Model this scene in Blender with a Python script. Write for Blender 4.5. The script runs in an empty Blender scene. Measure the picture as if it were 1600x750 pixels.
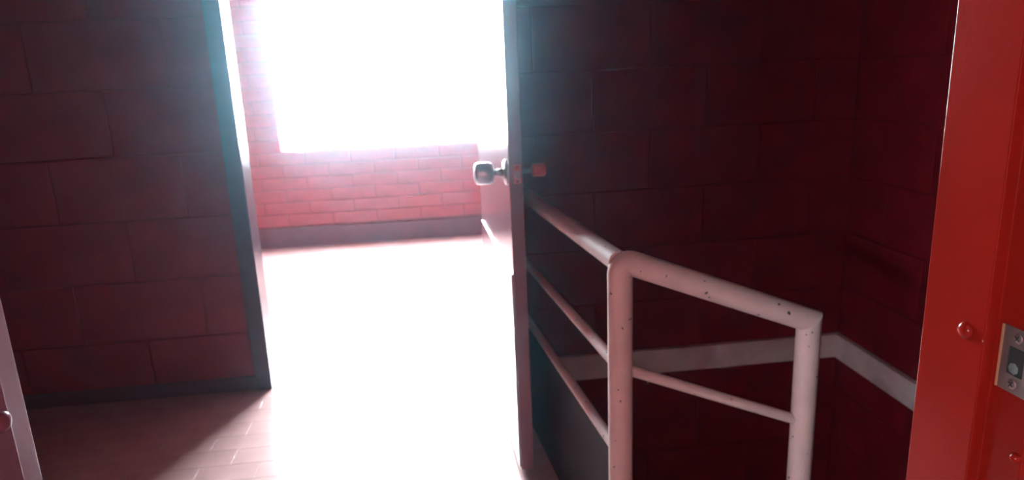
import bpy, bmesh, math, random
from mathutils import Vector, Matrix

# ---------------------------------------------------------------- camera, sky, exposure
S = bpy.context.scene
COL = S.collection
random.seed(7)

cam_data = bpy.data.cameras.new('camera')
cam_data.sensor_fit = 'HORIZONTAL'
cam_data.sensor_width = 36.0
cam_data.lens = 36.0 * 1060.0 / 1600.0
cam_data.clip_start = 0.01
cam_data.dof.use_dof = True
cam_data.dof.focus_distance = 0.72
cam_data.dof.aperture_fstop = 8.0
camera = bpy.data.objects.new('camera', cam_data)
COL.objects.link(camera)
R3 = Matrix(((0.9916, 0.0681, -0.1052), (-0.1180, 0.2324, -0.9655), (-0.0415, 0.9702, 0.2381)))
R3 = R3.to_quaternion().normalized().to_matrix()
camera.matrix_world = Matrix.Translation((0.0, 0.0, 1.38)) @ R3.to_4x4()
S.camera = camera

SKY = 32.0
world = bpy.data.worlds.new('sky')
S.world = world
world.use_nodes = True
wn = world.node_tree
bg = wn.nodes['Background']
bg.inputs['Color'].default_value = (0.80, 0.94, 1.0, 1)
bg.inputs['Strength'].default_value = SKY

def portal(name, loc, size, rot):
    l = bpy.data.lights.new(name, 'AREA')
    l.shape = 'RECTANGLE'; l.size, l.size_y = size
    l.cycles.is_portal = True
    o = bpy.data.objects.new(name, l); COL.objects.link(o)
    o.location = loc; o.rotation_euler = rot
    return o
# sampling portals in the two openings (they give off no light of their own)
portal('window_portal', (-0.42, 5.99, 1.71), (1.72, 1.80), (math.radians(-90), 0, 0))
portal('window_portal', (-2.56, -1.845, 1.725), (0.27, 1.38), (0, math.radians(-90), 0))

S.view_settings.view_transform = 'Standard'
S.view_settings.look = 'None'
S.view_settings.gamma = 1.0
S.view_settings.use_curve_mapping = False
S.view_settings.exposure = 2.3
S.cycles.use_denoising = True
S.cycles.max_bounces = 10
S.cycles.diffuse_bounces = 6
S.cycles.glossy_bounces = 4
S.cycles.volume_bounces = 1
S.cycles.sample_clamp_indirect = 12

# ---------------------------------------------------------------- materials
def mat(name, col, rough=0.5, metal=0.0, var=0.12, scale=9.0, bump=0.0, bscale=60.0, coat=0.0,
        chips=None, spec=0.5, rvar=0.0):
    m = bpy.data.materials.new(name); m.use_nodes = True
    nt = m.node_tree; N = nt.nodes; L = nt.links
    b = N['Principled BSDF']
    b.inputs['Roughness'].default_value = rough
    b.inputs['Metallic'].default_value = metal
    b.inputs['Coat Weight'].default_value = coat
    b.inputs['Coat Roughness'].default_value = 0.12
    b.inputs['Specular IOR Level'].default_value = spec
    tc = N.new('ShaderNodeTexCoord')
    no = N.new('ShaderNodeTexNoise'); no.inputs['Scale'].default_value = scale
    no.inputs['Detail'].default_value = 5
    L.new(tc.outputs['Object'], no.inputs['Vector'])
    rp = N.new('ShaderNodeValToRGB')
    rp.color_ramp.elements[0].position = 0.3; rp.color_ramp.elements[1].position = 0.72
    rp.color_ramp.elements[0].color = tuple(c * (1 - var) for c in col) + (1,)
    rp.color_ramp.elements[1].color = tuple(min(1, c * (1 + var)) for c in col) + (1,)
    L.new(no.outputs['Fac'], rp.inputs['Fac'])
    out = rp.outputs['Color']
    if chips:
        ccol, csc, cth = chips
        vo = N.new('ShaderNodeTexNoise'); vo.inputs['Scale'].default_value = csc
        vo.inputs['Detail'].default_value = 1.5
        L.new(tc.outputs['Object'], vo.inputs['Vector'])
        r2 = N.new('ShaderNodeValToRGB')
        r2.color_ramp.elements[0].position = cth; r2.color_ramp.elements[1].position = cth + 0.02
        r2.color_ramp.elements[0].color = (0, 0, 0, 1); r2.color_ramp.elements[1].color = (1, 1, 1, 1)
        L.new(vo.outputs['Fac'], r2.inputs['Fac'])
        mx = N.new('ShaderNodeMix'); mx.data_type = 'RGBA'
        L.new(r2.outputs['Color'], mx.inputs['Factor'])
        L.new(out, mx.inputs['A']); mx.inputs['B'].default_value = ccol + (1,)
        out = mx.outputs['Result']
    L.new(out, b.inputs['Base Color'])
    if bump:
        n2 = N.new('ShaderNodeTexNoise'); n2.inputs['Scale'].default_value = bscale
        n2.inputs['Detail'].default_value = 4
        L.new(tc.outputs['Object'], n2.inputs['Vector'])
        bp = N.new('ShaderNodeBump'); bp.inputs['Strength'].default_value = bump
        bp.inputs['Distance'].default_value = 0.004
        L.new(n2.outputs['Fac'], bp.inputs['Height']); L.new(bp.outputs['Normal'], b.inputs['Normal'])
    return m

M = {}
M['block'] = mat('red_painted_block', (0.21, 0.009, 0.017), 0.6, var=0.16, scale=6, bump=0.25, spec=0.06)
M['mortar'] = mat('red_painted_mortar', (0.175, 0.009, 0.015), 0.7, bump=0.3, spec=0.06)
M['brick'] = mat('red_painted_brick', (0.245, 0.034, 0.042), 0.5, var=0.14, scale=7, bump=0.25, spec=0.25)
M['brick_mortar'] = mat('red_painted_brick_joint', (0.13, 0.022, 0.03), 0.7, bump=0.3, spec=0.25)
M['skirting'] = mat('dark_skirting_paint', (0.10, 0.035, 0.045), 0.5)
M['skirting_far'] = mat('dull_red_skirting_paint', (0.10, 0.026, 0.036), 0.5, spec=0.25)
M['tile'] = mat('glazed_clay_tile', (0.43, 0.27, 0.26), 0.2, var=0.12, scale=5, bump=0.08, bscale=25)
M['grout'] = mat('floor_grout', (0.22, 0.12, 0.115), 0.6, spec=0.2)
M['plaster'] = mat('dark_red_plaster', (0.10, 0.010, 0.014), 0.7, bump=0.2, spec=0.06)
M['ceil'] = mat('ceiling_plaster', (0.42, 0.36, 0.36), 0.8)
M['room'] = mat('room_plaster', (0.22, 0.045, 0.055), 0.6, bump=0.2)
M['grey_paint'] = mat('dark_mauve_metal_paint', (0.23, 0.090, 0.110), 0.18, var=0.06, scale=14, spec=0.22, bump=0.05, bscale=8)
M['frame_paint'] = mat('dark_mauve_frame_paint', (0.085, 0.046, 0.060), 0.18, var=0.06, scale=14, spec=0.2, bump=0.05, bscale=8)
M['red_paint'] = mat('glossy_red_metal_paint', (0.185, 0.007, 0.004), 0.18, var=0.07, scale=11, coat=0.0, spec=0.16, bump=0.06, bscale=140,
                     chips=((0.62, 0.36, 0.28), 46.0, 0.815))
M['white_paint'] = mat('chipped_white_pipe_paint', (0.72, 0.54, 0.52), 0.55, spec=0.2, var=0.07, scale=18, bump=0.12, bscale=90,
                       chips=((0.05, 0.035, 0.035), 62.0, 0.715))
M['band'] = mat('white_band_paint', (0.74, 0.56, 0.56), 0.6, var=0.14, scale=10, bump=0.3)
M['near_wall'] = mat('pink_corridor_plaster', (0.86, 0.42, 0.40), 0.7, spec=0.2)
M['near_ceil'] = mat('white_corridor_ceiling', (0.85, 0.74, 0.72), 0.8, spec=0.2)
M['veiled_red_paint'] = mat('glare_veiled_red_metal_paint', (0.15, 0.06, 0.085), 0.3, var=0.1, scale=20, spec=0.05, bump=0.05, bscale=90)  # left jamb of the red frame: mauve glare veil put into the colour
M['steel'] = mat('brushed_steel', (0.30, 0.25, 0.24), 0.38, metal=0.9, var=0.1, scale=40)
M['brass'] = mat('worn_brass_edge', (0.62, 0.36, 0.20), 0.4, metal=0.7)
M['dark'] = mat('dark_cavity', (0.012, 0.014, 0.016), 0.6)
M['grit'] = mat('pale_plaster_residue', (0.10, 0.12, 0.12), 0.9, bump=0.6)
M['knob'] = mat('satin_steel_knob', (0.42, 0.36, 0.38), 0.3, metal=0.85, var=0.05)
M['latch'] = mat('red_painted_latch_plate', (0.62, 0.13, 0.13), 0.5, spec=0.2, var=0.1, scale=60)
M['concrete'] = mat('pale_concrete', (0.55, 0.54, 0.52), 0.8, bump=0.2)
M['kerb'] = mat('dark_kerb_paint', (0.03, 0.018, 0.024), 0.6, bump=0.2, spec=0.06)
M['step'] = mat('dark_stair_concrete', (0.14, 0.05, 0.05), 0.7, bump=0.2)

gm = bpy.data.materials.new('window_glass'); gm.use_nodes = True
nt = gm.node_tree; nt.nodes.remove(nt.nodes['Principled BSDF'])
tr = nt.nodes.new('ShaderNodeBsdfTransparent'); gl = nt.nodes.new('ShaderNodeBsdfGlossy')
gl.inputs['Roughness'].default_value = 0.008
mxs = nt.nodes.new('ShaderNodeMixShader'); mxs.inputs[0].default_value = 0.06
nt.links.new(tr.outputs[0], mxs.inputs[1]); nt.links.new(gl.outputs[0], mxs.inputs[2])
nt.links.new(mxs.outputs[0], nt.nodes['Material Output'].inputs['Surface'])
M['glass'] = gm

# ---------------------------------------------------------------- helpers
def tag(o, label, cat, kind=None, group=None):
    o['label'] = label; o['category'] = cat
    if kind: o['kind'] = kind
    if group: o['group'] = group
    return o

def empty(name, loc=(0, 0, 0)):
    o = bpy.data.objects.new(name, None); COL.objects.link(o); o.location = loc
    o.empty_display_size = 0.1
    return o

def link(name, me, m, parent=None, loc=(0, 0, 0), smooth=False):
    o = bpy.data.objects.new(name, me); COL.objects.link(o)
    if m is not None and not me.materials: me.materials.append(M[m])
    if smooth:
        for p in me.polygons: p.use_smooth = True
    o.location = loc
    if parent is not None: o.parent = parent
    return o

def mesh(name, v, f):
    me = bpy.data.meshes.new(name); me.from_pydata([tuple(p) for p in v], [], f); me.update()
    bm = bmesh.new(); bm.from_mesh(me)
    bmesh.ops.recalc_face_normals(bm, faces=bm.faces); bm.to_mesh(me); bm.free()
    return me

def boxes(name, lst, bevel=0.0):
    bm = bmesh.new()
    for (x0, y0, z0, x1, y1, z1) in lst:
        r = bmesh.ops.create_cube(bm, size=1.0)
        for v in r['verts']:
            v.co = Vector(((x0 + x1) / 2 + v.co.x * (x1 - x0), (y0 + y1) / 2 + v.co.y * (y1 - y0), (z0 + z1) / 2 + v.co.z * (z1 - z0)))
    if bevel:
        bmesh.ops.bevel(bm, geom=list(bm.edges), offset=bevel, segments=2, affect='EDGES', profile=0.6)
    me = bpy.data.meshes.new(name); bm.to_mesh(me); bm.free()
    return me

def prism(name, pts, z0, z1, bevel=0.0):
    """Plan outline extruded upwards, long edges softened."""
    bm = bmesh.new()
    lo = [bm.verts.new((x, y, z0)) for x, y in pts]; hi = [bm.verts.new((x, y, z1)) for x, y in pts]
    n = len(pts); ver = []
    bm.faces.new(lo[::-1]); bm.faces.new(hi)
    for i in range(n):
        bm.faces.new((lo[i], lo[(i + 1) % n], hi[(i + 1) % n], hi[i]))
    bmesh.ops.recalc_face_normals(bm, faces=bm.faces)
    if bevel:
        ver = [e for e in bm.edges if abs(e.verts[0].co.z - e.verts[1].co.z) > 1e-4]
        bmesh.ops.bevel(bm, geom=ver, offset=bevel, segments=2, affect='EDGES', profile=0.6)
    me = bpy.data.meshes.new(name); bm.to_mesh(me); bm.free()
    return me

def frame_of(d):
    d = d.normalized(); a = Vector((0, 0, 1)) if abs(d.z) < 0.9 else Vector((1, 0, 0))
    u = d.cross(a).normalized(); return u, d.cross(u).normalized()

def tube(name, p0, p1, r, n0=None, n1=None, seg=20):
    """Pipe from p0 to p1; the end rings are cut by planes with normals n0, n1 (mitres)."""
    p0, p1 = Vector(p0), Vector(p1); d = (p1 - p0).normalized(); u, w = frame_of(d)
    v = []
    for p, n in ((p0, n0), (p1, n1)):
        n = Vector(n).normalized() if n is not None else d
        for i in range(seg):
            a = 2 * math.pi * i / seg
            q = (u * math.cos(a) + w * math.sin(a)) * r
            v.append(p + q - d * (q.dot(n) / d.dot(n)))
    f = [(i, (i + 1) % seg, seg + (i + 1) % seg, seg + i) for i in range(seg)]
    f += [tuple(range(seg))[::-1], tuple(range(seg, 2 * seg))]
    me = mesh(name, v, f)
    for p in me.polygons: p.use_smooth = len(p.vertices) == 4
    me.set_sharp_from_angle(angle=math.radians(50))
    return me

def sweep(name, pts, r, seg=20):
    pts = [Vector(p) for p in pts]; v = []; u = None
    for i, p in enumerate(pts):
        d = (pts[min(i + 1, len(pts) - 1)] - pts[max(i - 1, 0)]).normalized()
        if u is None: u, w = frame_of(d)
        else:
            u = (u - d * u.dot(d)).normalized(); w = d.cross(u)
        for k in range(seg):
            a = 2 * math.pi * k / seg; v.append(p + (u * math.cos(a) + w * math.sin(a)) * r)
    f = []
    for i in range(len(pts) - 1):
        for k in range(seg):
            f.append((i * seg + k, i * seg + (k + 1) % seg, (i + 1) * seg + (k + 1) % seg, (i + 1) * seg + k))
    f += [tuple(range(seg))[::-1], tuple(range((len(pts) - 1) * seg, len(pts) * seg))]
    me = mesh(name, v, f)
    for p in me.polygons: p.use_smooth = len(p.vertices) == 4
    me.set_sharp_from_angle(angle=math.radians(50))
    return me

def lathe(name, prof, axis, seg=28):
    """prof: (distance along axis, radius); axis from the local origin."""
    d = Vector(axis).normalized(); u, w = frame_of(d); v = []
    for t, r in prof:
        for k in range(seg):
            a = 2 * math.pi * k / seg; v.append(d * t + (u * math.cos(a) + w * math.sin(a)) * r)
    f = []; n = len(prof)
    for i in range(n - 1):
        for k in range(seg):
            f.append((i * seg + k, i * seg + (k + 1) % seg, (i + 1) * seg + (k + 1) % seg, (i + 1) * seg + k))
    f += [tuple(range(seg))[::-1], tuple(range((n - 1) * seg, n * seg))]
    me = mesh(name, v, f)
    for p in me.polygons: p.use_smooth = True
    me.set_sharp_from_angle(angle=math.radians(38))
    return me

_pc = {}
def piece_mesh(w, h, dep, ch):
    """A block, brick or tile: face in local XY, standing proud along +Z with a chamfered rim."""
    k = (round(w, 3), round(h, 3), dep, ch)
    if k in _pc: return _pc[k]
    a, b = w / 2, h / 2
    v = []
    for z, s in ((0, 0), (dep - ch * 0.6, 0), (dep, ch)):
        v += [(-a + s, -b + s, z), (a - s, -b + s, z), (a - s, b - s, z), (-a + s, b - s, z)]
    f = [(8, 9, 10, 11)]
    for l in (0, 4):
        for i in range(4):
            f.append((l + i, l + (i + 1) % 4, l + 4 + (i + 1) % 4, l + 4 + i))
    _pc[k] = mesh('piece', v, f)
    return _pc[k]

def lay(parent, rot, origin, u0, u1, v0, v1, L, H, joint, dep, ch, m, name, holes=(), uoff=0.0, voff=0.0, jit=0.0012):
    """Running-bond pieces on a plane: u along the wall, v upward (or into the floor). Cuts at the edges and round the holes."""
    rm = Matrix(rot).transposed()          # columns: u dir, v dir, outward
    cnt = 0
    r = math.floor((v0 - voff) / H)
    while voff + r * H < v1 - 1e-4:
        a = max(v0, voff + r * H); b = min(v1, voff + (r + 1) * H)
        s = uoff + (L / 2 if r % 2 else 0.0)
        k = math.floor((u0 - s) / L)
        while s + k * L < u1 - 1e-4:
            parts = [(max(u0, s + k * L), min(u1, s + (k + 1) * L), a, b)]
            for (h0, h1, g0, g1) in holes:
                nxt = []
                for (p, q, c, d) in parts:
                    if q <= h0 or p >= h1 or d <= g0 or c >= g1: nxt.append((p, q, c, d)); continue
                    if p < h0: nxt.append((p, h0, c, d))
                    if q > h1: nxt.append((h1, q, c, d))
                    pp, qq = max(p, h0), min(q, h1)
                    if c < g0: nxt.append((pp, qq, c, g0))
                    if d > g1: nxt.append((pp, qq, g1, d))
                parts = nxt
            for (p, q, c, d) in parts:
                w, h = q - p - joint, d - c - joint
                if w < 0.02 or h < 0.015: continue
                me = piece_mesh(w, h, dep, ch)
                o = link(name, me, m, parent)
                t = rm @ Vector(((p + q) / 2, (c + d) / 2, random.uniform(-jit, jit)))
                o.matrix_local = Matrix.Translation(Vector(origin) + t) @ rm.to_4x4()
                cnt += 1
            k += 1
        r += 1
    return cnt

XZ_FRONT = ((1, 0, 0), (0, 0, 1), (0, -1, 0))      # faces -Y (towards the camera)
YZ_LEFT = ((0, -1, 0), (0, 0, 1), (-1, 0, 0))      # faces -X
XY_UP = ((1, 0, 0), (0, 1, 0), (0, 0, 1))

# ---------------------------------------------------------------- floors
floor = tag(link('floor', boxes('floor', [(-2.2, 0.45, -0.16, 0.45, 3.04, -0.0004)]), 'grout'),
            'stair landing floor of small dark red glazed tiles between the two doorways', 'floor', 'structure')
lay(floor, XY_UP, (0, 0, -0.008), -2.2, 0.45, 0.62, 3.04, 0.218, 0.109, 0.0025, 0.008, 0.0003, 'tile', 'tile', uoff=-0.945, voff=2.493, jit=0.0001)
room_floor = tag(link('floor', boxes('floor', [(-2.6, 3.04, -0.16, 1.5, 6.05, 0.0)]), 'tile'),
                 'white glaring floor of the bright room beyond the open door', 'floor', 'structure')
near_floor = tag(link('floor', boxes('floor', [(-2.6, -4.1, -0.16, 1.3, 0.62, 0.0)]), 'tile'),
                 'floor under the near red door frame', 'floor', 'structure')

# ---------------------------------------------------------------- walls of the landing and the stairwell
wl = tag(link('wall_left', boxes('wall_left', [(-2.2, 3.046, 0, -0.885, 3.19, 2.8)]), 'mortar'),
         'dark red painted block wall left of the lit doorway', 'wall', 'structure')
lay(wl, XZ_FRONT, (0, 3.046, 0), -2.2, -0.885, 0.0, 2.8, 0.53, 0.275, 0.005, 0.006, 0.002, 'block', 'block', uoff=-1.34, voff=0.006)
lint = tag(link('wall_lintel', boxes('wall_lintel', [(-0.885, 3.046, 2.10, 0.25, 3.19, 2.8)]), 'mortar'),
           'red wall above the lit doorway', 'wall', 'structure')
ws = tag(link('wall_stairwell', boxes('wall_stairwell', [(0.25, 3.046, -1.12, 2.1, 3.19, 2.8)]), 'mortar'),
         'unlit dark red block wall at the back of the stairwell', 'wall', 'structure')
lay(ws, XZ_FRONT, (0, 3.046, 0), 0.25, 1.985, -0.96, 2.8, 0.53, 0.275, 0.005, 0.006, 0.002, 'block', 'block', uoff=0.19, voff=0.006)
wr = tag(link('wall_right', boxes('wall_right', [(1.993, 0.45, -1.12, 2.1, 3.046, 2.8)]), 'mortar'),
         'dark red block wall on the right of the stairwell', 'wall', 'structure')
lay(wr, YZ_LEFT, (1.993, 3.04, 0), 0.0, 2.44, -0.96, 2.8, 0.53, 0.275, 0.005, 0.006, 0.002, 'block', 'block', uoff=0.27, voff=0.006)
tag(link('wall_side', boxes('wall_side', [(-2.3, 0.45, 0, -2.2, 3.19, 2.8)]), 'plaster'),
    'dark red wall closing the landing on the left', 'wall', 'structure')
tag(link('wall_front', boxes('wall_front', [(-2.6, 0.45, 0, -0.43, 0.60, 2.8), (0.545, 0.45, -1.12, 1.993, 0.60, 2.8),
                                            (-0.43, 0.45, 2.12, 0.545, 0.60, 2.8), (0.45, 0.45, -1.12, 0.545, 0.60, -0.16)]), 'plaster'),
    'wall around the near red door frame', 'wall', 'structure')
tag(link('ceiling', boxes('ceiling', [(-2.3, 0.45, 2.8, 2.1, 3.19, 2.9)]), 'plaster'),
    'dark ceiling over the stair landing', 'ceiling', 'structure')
tag(link('baseboard_left', boxes('baseboard_left', [(-2.2, 3.026, 0, -0.89, 3.040, 0.066)], 0.003), 'skirting'),
    'low dark baseboard along the left block wall', 'baseboard', 'structure')
tag(link('trim_1', mesh('trim_1', [(x, y, z) for z in (-0.095, 0.028) for x, y in
        ((0.25, 3.016), (1.961, 3.016), (1.961, 0.62), (1.985, 0.62), (1.985, 3.04), (0.25, 3.04))],
        [(5, 4, 1, 0), (4, 3, 2, 1), (6, 7, 10, 11), (7, 8, 9, 10)] + [(i, (i + 1) % 6, 6 + (i + 1) % 6, 6 + i) for i in range(6)]), 'band'),
    'off-white band running around the dark stairwell walls at floor level', 'trim', 'structure')

# ---------------------------------------------------------------- the bright room
WX0, WX1, WZ0, WZ1 = -1.27, 0.43, 0.82, 2.60
wf = tag(link('wall_far', boxes('wall_far', [(-2.6, 5.886, 0, WX0, 6.05, 2.9), (WX1, 5.886, 0, 1.5, 6.05, 2.9),
                                             (WX0, 5.886, 0, WX1, 6.05, WZ0), (WX0, 5.886, WZ1, WX1, 6.05, 2.9)]), 'brick_mortar'),
         'red painted brick wall under and beside the bright window', 'wall', 'structure')
lay(wf, XZ_FRONT, (0, 5.886, 0), -2.6, 1.5, 0.165, 2.9, 0.375, 0.1055, 0.007, 0.010, 0.004, 'brick', 'brick',
    holes=[(WX0, WX1, WZ0, WZ1)], uoff=-0.897, voff=0.182)
tag(link('baseboard_far', boxes('baseboard_far', [(-2.5, 5.868, 0, 1.4, 5.886, 0.165)], 0.003), 'skirting_far'),
    'dull dark red baseboard band under the far brick wall', 'baseboard', 'structure')
tag(link('wall_room_left', boxes('wall_room_left', [(-2.6, 3.19, 0, -2.5, 5.886, 2.9)]), 'room'),
    'red side wall on the left of the bright room', 'wall', 'structure')
tag(link('wall_room_right', boxes('wall_room_right', [(1.4, 3.19, 0, 1.5, 5.886, 2.9)]), 'room'),
    'red side wall on the right of the bright room', 'wall', 'structure')
tag(link('wall_room_front', boxes('wall_room_front', [(-2.5, 3.19, 0, -0.885, 3.20, 2.9), (0.25, 3.19, 0, 1.4, 3.20, 2.9), (-0.885, 3.19, 2.1, 0.25, 3.20, 2.9)]), 'room'),
    'room side of the wall around the open doorway', 'wall', 'structure')
tag(link('ceiling', boxes('ceiling', [(-2.6, 3.04, 2.9, 1.5, 6.05, 3.0)]), 'ceil'),
    'pale ceiling of the bright room', 'ceiling', 'structure')
win = tag(empty('window_1', ((WX0 + WX1) / 2, 5.98, WZ0)), 'large window blown out white by daylight in the far brick wall', 'window', 'structure')
def rel(o, lst):
    x, y, z = o.location
    return [(a - x, b - y, c - z, d - x, e - y, f - z) for a, b, c, d, e, f in lst]
for b in ((WX0, 5.97, WZ0, WX0 + 0.018, 6.0, WZ1), (WX1 - 0.018, 5.97, WZ0, WX1, 6.0, WZ1),
          (WX0 + 0.018, 5.97, WZ0, WX1 - 0.018, 6.0, WZ0 + 0.012), (WX0 + 0.018, 5.97, WZ1 - 0.018, WX1 - 0.018, 6.0, WZ1)):
    link('window_frame', boxes('window_frame', rel(win, [b])), 'white_paint', win)
link('pane', boxes('pane', rel(win, [(WX0 + 0.018, 5.983, WZ0 + 0.012, WX1 - 0.018, 5.987, WZ1 - 0.018)])), 'glass', win)
tag(link('ground', boxes('ground', [(-14, 6.05, -0.3, 14, 30, -0.12)]), 'concrete'),
    'pale paving outside the bright window', 'ground', 'structure')

# ---------------------------------------------------------------- far door frame
f1 = tag(empty('trim_2', (-0.32, 3.03, 0)), 'dark mauve painted metal frame of the lit doorway', 'door frame', 'structure')
def sub(o, pts): return [(x - o.location.x, y - o.location.y) for x, y in pts]
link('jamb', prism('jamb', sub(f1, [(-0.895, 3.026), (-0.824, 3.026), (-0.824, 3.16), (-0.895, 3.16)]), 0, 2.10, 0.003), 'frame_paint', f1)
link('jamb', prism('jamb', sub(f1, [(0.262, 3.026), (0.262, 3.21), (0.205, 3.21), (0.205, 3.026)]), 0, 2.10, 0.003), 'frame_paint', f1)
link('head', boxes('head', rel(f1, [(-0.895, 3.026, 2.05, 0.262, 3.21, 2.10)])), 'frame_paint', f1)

# ---------------------------------------------------------------- open door
HX, HY = 0.198, 3.045            # hinge corner of the left face
door = empty('door_1', (HX, HY, 0))
ang = math.atan2(2.125 - HY, 0.231 - HX)
door.rotation_euler = (0, 0, ang)            # local X runs from the hinge to the free edge
tag(door, 'open dark mauve metal door with knob, swung out beside the pipe railing', 'door', 'structure')
DL = math.hypot(2.125 - HY, 0.231 - HX)
# local y positive = the door's right face (towards the railing); left face at y = 0
link('leaf', boxes('leaf', [(0.004, 0.0, 0.015, DL, 0.044, 2.04)], 0.0025), 'grey_paint', door)
link('kick_panel', boxes('kick_panel', [(0.010, -0.005, 0.02, DL - 0.012, 0.0, 0.735)], 0.0015), 'grey_paint', door)
for z in (0.28, 1.05, 1.82):
    hg = link('hinge', tube('hinge', (0.0, 0.050, z - 0.05), (0.0, 0.050, z + 0.05), 0.008, seg=12), 'grey_paint', door)
KX, KZ = DL - 0.068, 1.068
for s, y0 in ((-1, 0.0), (1, 0.044)):
    prof = ([(0.040, 0.012), (0.043, 0.026), (0.048, 0.033), (0.058, 0.0365), (0.090, 0.0365), (0.099, 0.034), (0.104, 0.026), (0.105, 0.004)] if s < 0 else
            [(0.040, 0.012), (0.043, 0.0205), (0.046, 0.022), (0.080, 0.022), (0.085, 0.020), (0.086, 0.004)])
    k = link('knob', lathe('knob', prof, (0, s, 0)), 'knob' if s < 0 else 'latch', door, (KX, y0, KZ))
    k['label'] = 'satin steel barrel door knob' if s < 0 else 'small dull red knob on the far face of the door'
    link('rose', lathe('rose', [(0.0, 0.042), (0.003, 0.042), (0.008, 0.034), (0.011, 0.018)] if s < 0 else [(0.0, 0.03), (0.002, 0.03), (0.004, 0.02)], (0, s, 0)), 'knob' if s < 0 else 'grey_paint', k)
    link('stem', lathe('stem', [(0.010, 0.0125), (0.028, 0.0125), (0.030, 0.010), (0.041, 0.011)] if s < 0 else [(0.003, 0.009), (0.041, 0.009)], (0, s, 0)), 'grey_paint', k)
lp = link('latch_plate', boxes('latch_plate', [(0.0, -0.0125, -0.031, 0.0025, 0.0125, 0.031)], 0.001), 'latch', door, (DL, 0.026, KZ + 0.001))
lp['label'] = 'pinkish red latch plate on the door edge'
link('latch_bolt', prism('latch_bolt', [(0.0, -0.008), (0.004, -0.008), (0.012, 0.008), (0.0, 0.008)], -0.010, 0.010), 'knob', lp, (0.0025, -0.001, 0))
for z in (-0.023, 0.023):
    link('screw', lathe('screw', [(0, 0.004), (0.0012, 0.0034), (0.0016, 0.001)], (1, 0, 0), 12), 'dark', lp, (0.0025, 0, z))

# ---------------------------------------------------------------- pipe railing
P1 = Vector((0.416, 1.5, 0)); P2 = Vector((0.900, 1.5, 0))
rail_dir = Vector((-0.0918, 0.9958, 0))
T1, M1, LW = 0.945, 0.668, 0.432
drop = 0.193
rl = tag(empty('stair_railing', P1), 'chipped off-white pipe railing with two posts beside the stairwell', 'railing')
def onrail(y, z): return Vector((rail_dir.x * (y - 1.5) / rail_dir.y, y - 1.5, z))
RP = 0.030
sl = (P2 - P1 + Vector((0, 0, -drop))).normalized()
# first post, elbow, sloping handrail, second post
t = 0.048
c0 = Vector((0, 0, T1)); a0 = c0 - Vector((0, 0, t)); b0 = c0 + sl * t
link('post', tube('post', (0, 0, 0), a0, RP, seg=28), 'white_paint', rl)
pts = []
for i in range(17):
    q = i / 16
    pts.append(a0 * (1 - q) ** 2 + (c0 + Vector((-0.004, 0, 0.004))) * 2 * q * (1 - q) + b0 * q * q)
link('elbow', sweep('elbow', pts, RP, 28), 'white_paint', rl)
e2 = P2 - P1 + Vector((0, 0, T1 - drop))
mit = (sl + Vector((0, 0, -1))).normalized()
link('handrail', tube('handrail', b0, e2, RP, None, mit, seg=28), 'white_paint', rl)
link('post', tube('post', e2, (e2.x, 0, -0.32), RP, mit, None, seg=28), 'white_paint', rl)
link('mid_rail', tube('mid_rail', (0.02, 0, M1 + 0.002 - 0.008), (e2.x - 0.005, 0, M1 - drop), 0.0135), 'white_paint', rl)
# level section back to the doorway wall
link('top_rail', tube('top_rail', onrail(1.508, T1 - 0.008), onrail(3.036, T1 - 0.008), 0.0255), 'white_paint', rl)
link('mid_rail', tube('mid_rail', onrail(1.52, M1), onrail(3.036, M1), 0.0145), 'white_paint', rl)
link('low_rail', tube('low_rail', onrail(1.52, LW), onrail(3.036, LW), 0.0145), 'white_paint', rl)
for z, r in ((T1 - 0.008, 0.042), (M1, 0.03), (LW, 0.03)):
    p = onrail(3.030, z)
    link('wall_flange', lathe('wall_flange', [(0, r), (0.006, r), (0.008, r - 0.004)], (0, -1, 0), 20), 'white_paint', rl, (p.x, 3.038 - 1.5, z))
link('base_plate', lathe('base_plate', [(0, 0.055), (0.006, 0.055), (0.008, 0.05)], (0, 0, 1), 24), 'white_paint', rl, (0, 0, 0.0))

# low kerb wall under the level rails
k0, k1 = P1 + onrail(1.53, 0), P1 + onrail(3.03, 0)
nx = Vector((rail_dir.y, -rail_dir.x, 0)) * 0.011
tag(link('kerb_wall', prism('kerb_wall', [(k0 - nx)[:2], (k0 + nx)[:2], (k1 + nx)[:2], (k1 - nx)[:2]], 0.0, 0.428, 0.003), 'kerb'),
    'low dark kerb wall under the level railing beside the open door', 'wall', 'structure')

# ---------------------------------------------------------------- stairs down
st = tag(empty('staircase', (0.45, 1.04, -0.16)), 'dark concrete stair flight going down beside the pipe railing', 'stairs', 'structure')
for i in range(5):
    link('step', boxes('step', rel(st, [(0.45 + 0.27 * i, 0.60, -0.96, 0.45 + 0.27 * (i + 1), 1.55, -0.16 * (i + 1))]), 0.004), 'step', st)
tag(link('floor', boxes('floor', [(0.25, 0.60, -1.12, 1.993, 3.046, -0.96)]), 'step'),
    'lower stair landing at the bottom of the dark stairwell', 'floor', 'structure')
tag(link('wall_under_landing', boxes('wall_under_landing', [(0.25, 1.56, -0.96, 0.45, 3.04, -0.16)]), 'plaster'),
    'dark wall below the landing edge in the stairwell', 'wall', 'structure')

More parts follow.
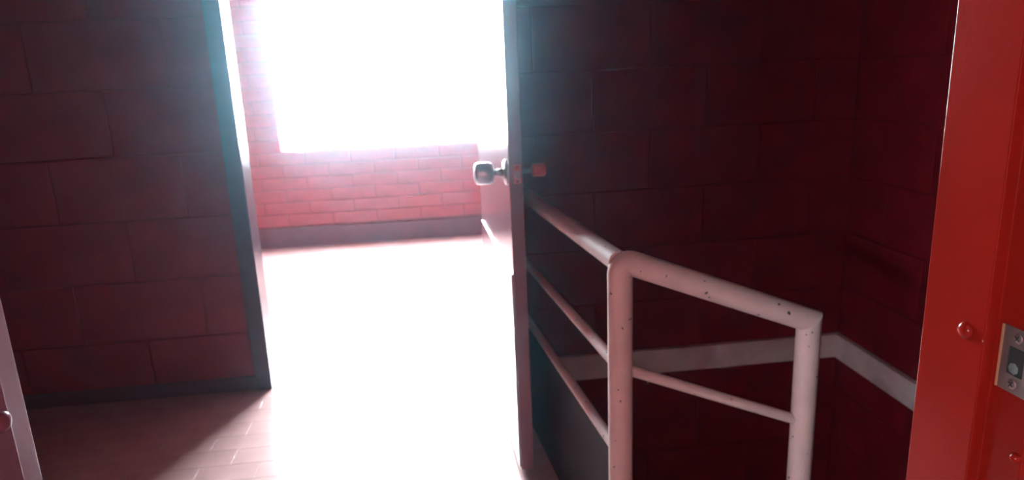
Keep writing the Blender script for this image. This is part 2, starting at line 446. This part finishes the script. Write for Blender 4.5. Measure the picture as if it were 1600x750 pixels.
# ---------------------------------------------------------------- near red door frame
f2 = tag(empty('trim_3', (0.06, 0.54, 0)), 'glossy red metal door frame in the foreground with steel strike plate on its right jamb', 'door frame', 'structure')
JR = [(0.485, 0.602), (0.485, 0.5245), (0.497, 0.5235), (0.497, 0.481), (0.560, 0.481), (0.560, 0.602)]
jr = link('jamb', prism('jamb', sub(f2, JR), 0, 2.12, 0.0012), 'red_paint', f2)
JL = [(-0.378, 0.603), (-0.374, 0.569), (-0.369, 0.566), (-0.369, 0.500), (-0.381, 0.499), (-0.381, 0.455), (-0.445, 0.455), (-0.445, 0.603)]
jl = link('jamb', prism('jamb', sub(f2, JL), 0, 2.12, 0.0012), 'veiled_red_paint', f2)
jl['label'] = 'left jamb of the red frame with a mauve glare veil painted in'
link('head', boxes('head', rel(f2, [(-0.445, 0.481, 2.06, 0.56, 0.602, 2.12)])), 'red_paint', f2)
def cap(x, y, z, s, r=0.0085, m='red_paint'):
    link('screw_cap', lathe('screw_cap', [(0, r), (0.0015, r * 0.97), (0.0032, r * 0.82), (0.0045, r * 0.55), (0.0051, r * 0.25), (0.0052, 0.0004)], (s, 0, 0), 24), m, f2, (x - f2.location.x, y - f2.location.y, z))
cap(0.485, 0.5465, 1.1275, -1); cap(0.485, 0.5465, 0.45, -1); cap(0.485, 0.5465, 1.80, -1)
cap(0.497, 0.4865, 1.028, -1, 0.005)
for z in (1.118, 0.45, 1.80): cap(-0.369, 0.5565, z, 1, m='veiled_red_paint')
# strike plate: a steel plate with a square hole, built as a rim of four bars
sx, sy, sz = 0.497, 0.500, 1.115
sp = link('strike_plate', None or mesh('strike_plate',
    [(x, y, z) for x in (0.0, -0.0016) for (y, z) in ((-0.0165, -0.030), (0.0165, -0.030), (0.0165, 0.030), (-0.0165, 0.030), (-0.009, -0.0135), (0.0085, -0.0135), (0.0085, 0.0125), (-0.009, 0.0125))],
    [f for o in (0, 8) for f in ((o, o + 1, o + 5, o + 4), (o + 1, o + 2, o + 6, o + 5), (o + 2, o + 3, o + 7, o + 6), (o + 3, o, o + 4, o + 7))]
    + [(i, (i + 1) % 4, 8 + (i + 1) % 4, 8 + i) for i in range(4)] + [(4 + i, 4 + (i + 1) % 4, 12 + (i + 1) % 4, 12 + i) for i in range(4)]),
    'steel', f2, (sx - f2.location.x, sy - f2.location.y, sz))
sp['label'] = 'steel strike plate with two cross-head screws'
link('plate_edge', boxes('plate_edge', [(-0.0024, 0.0155, -0.030, 0.0, 0.0172, 0.030)]), 'brass', sp)
link('hole', boxes('hole', [(-0.0005, -0.009, -0.0135, -0.0001, 0.0085, 0.0125)]), 'dark', sp)
link('plaster_residue', lathe('plaster_residue', [(0, 0.0055), (0.0006, 0.004), (0.001, 0.0015)], (-1, 0, 0), 7), 'grit', sp, (-0.0005, 0.002, -0.0078))
for z in (0.0215, -0.0215):
    sc = link('screw', lathe('screw', [(0, 0.0046), (0.0008, 0.0042), (0.0014, 0.0028), (0.0016, 0.0008)], (-1, 0, 0), 16), 'steel', sp, (-0.0016, 0.0, z))
    for a in (0.6, 0.6 + math.pi / 2):
        sl_ = link('screw_slot', boxes('screw_slot', [(-0.0018, -0.0028, -0.0005, -0.0013, 0.0028, 0.0005)]), 'dark', sc)
        sl_.rotation_euler = (a, 0, 0)

# ---------------------------------------------------------------- the space behind the camera
tag(link('wall_near_left', boxes('wall_near_left', [(-2.6, -4.0, 0, -2.5, -2.52, 2.7), (-2.6, -1.17, 0, -2.5, 0.45, 2.7), (-2.6, -2.52, 0, -2.5, -1.17, 1.61), (-2.6, -2.52, 1.84, -2.5, -1.17, 2.7)]), 'near_wall'), 'pink wall of the near corridor with a small window opening', 'wall', 'structure')
tag(link('wall_near_right', boxes('wall_near_right', [(1.2, -4.0, 0, 1.3, 0.45, 2.7)]), 'near_wall'), 'pink wall of the near corridor on the right', 'wall', 'structure')
tag(link('wall_near_back', boxes('wall_near_back', [(-2.6, -4.1, 0, 1.3, -4.0, 2.7)]), 'near_wall'),
    'pink wall closing the near corridor behind the viewer', 'wall', 'structure')
tag(link('ceiling', boxes('ceiling', [(-2.6, -4.1, 2.7, 1.3, 0.45, 2.8)]), 'near_ceil'), 'ceiling of the near corridor', 'ceiling', 'structure')

# ---------------------------------------------------------------- added volume scattering window light to imitate lens glare
hz = bpy.data.materials.new('lens_glare_haze'); hz.use_nodes = True
nt = hz.node_tree; nt.nodes.remove(nt.nodes['Principled BSDF'])
vs = nt.nodes.new('ShaderNodeVolumeScatter')
vs.inputs['Color'].default_value = (0.45, 0.80, 1.0, 1)
vs.inputs['Density'].default_value = 0.0115
vs.inputs['Anisotropy'].default_value = 0.96
nt.links.new(vs.outputs[0], nt.nodes['Material Output'].inputs['Volume'])
M['glare_haze'] = hz
tag(link('glare_haze', boxes('glare_haze', [(-2.19, 0.61, 0.03, 0.24, 3.02, 2.79), (0.24, 0.61, 0.99, 1.95, 3.02, 2.79), (-1.19, -3.9, 0.02, 1.19, 0.44, 2.69)]), 'glare_haze'),
    'faint added scattering volume for the lens glare around the window', 'glare_haze', 'stuff')
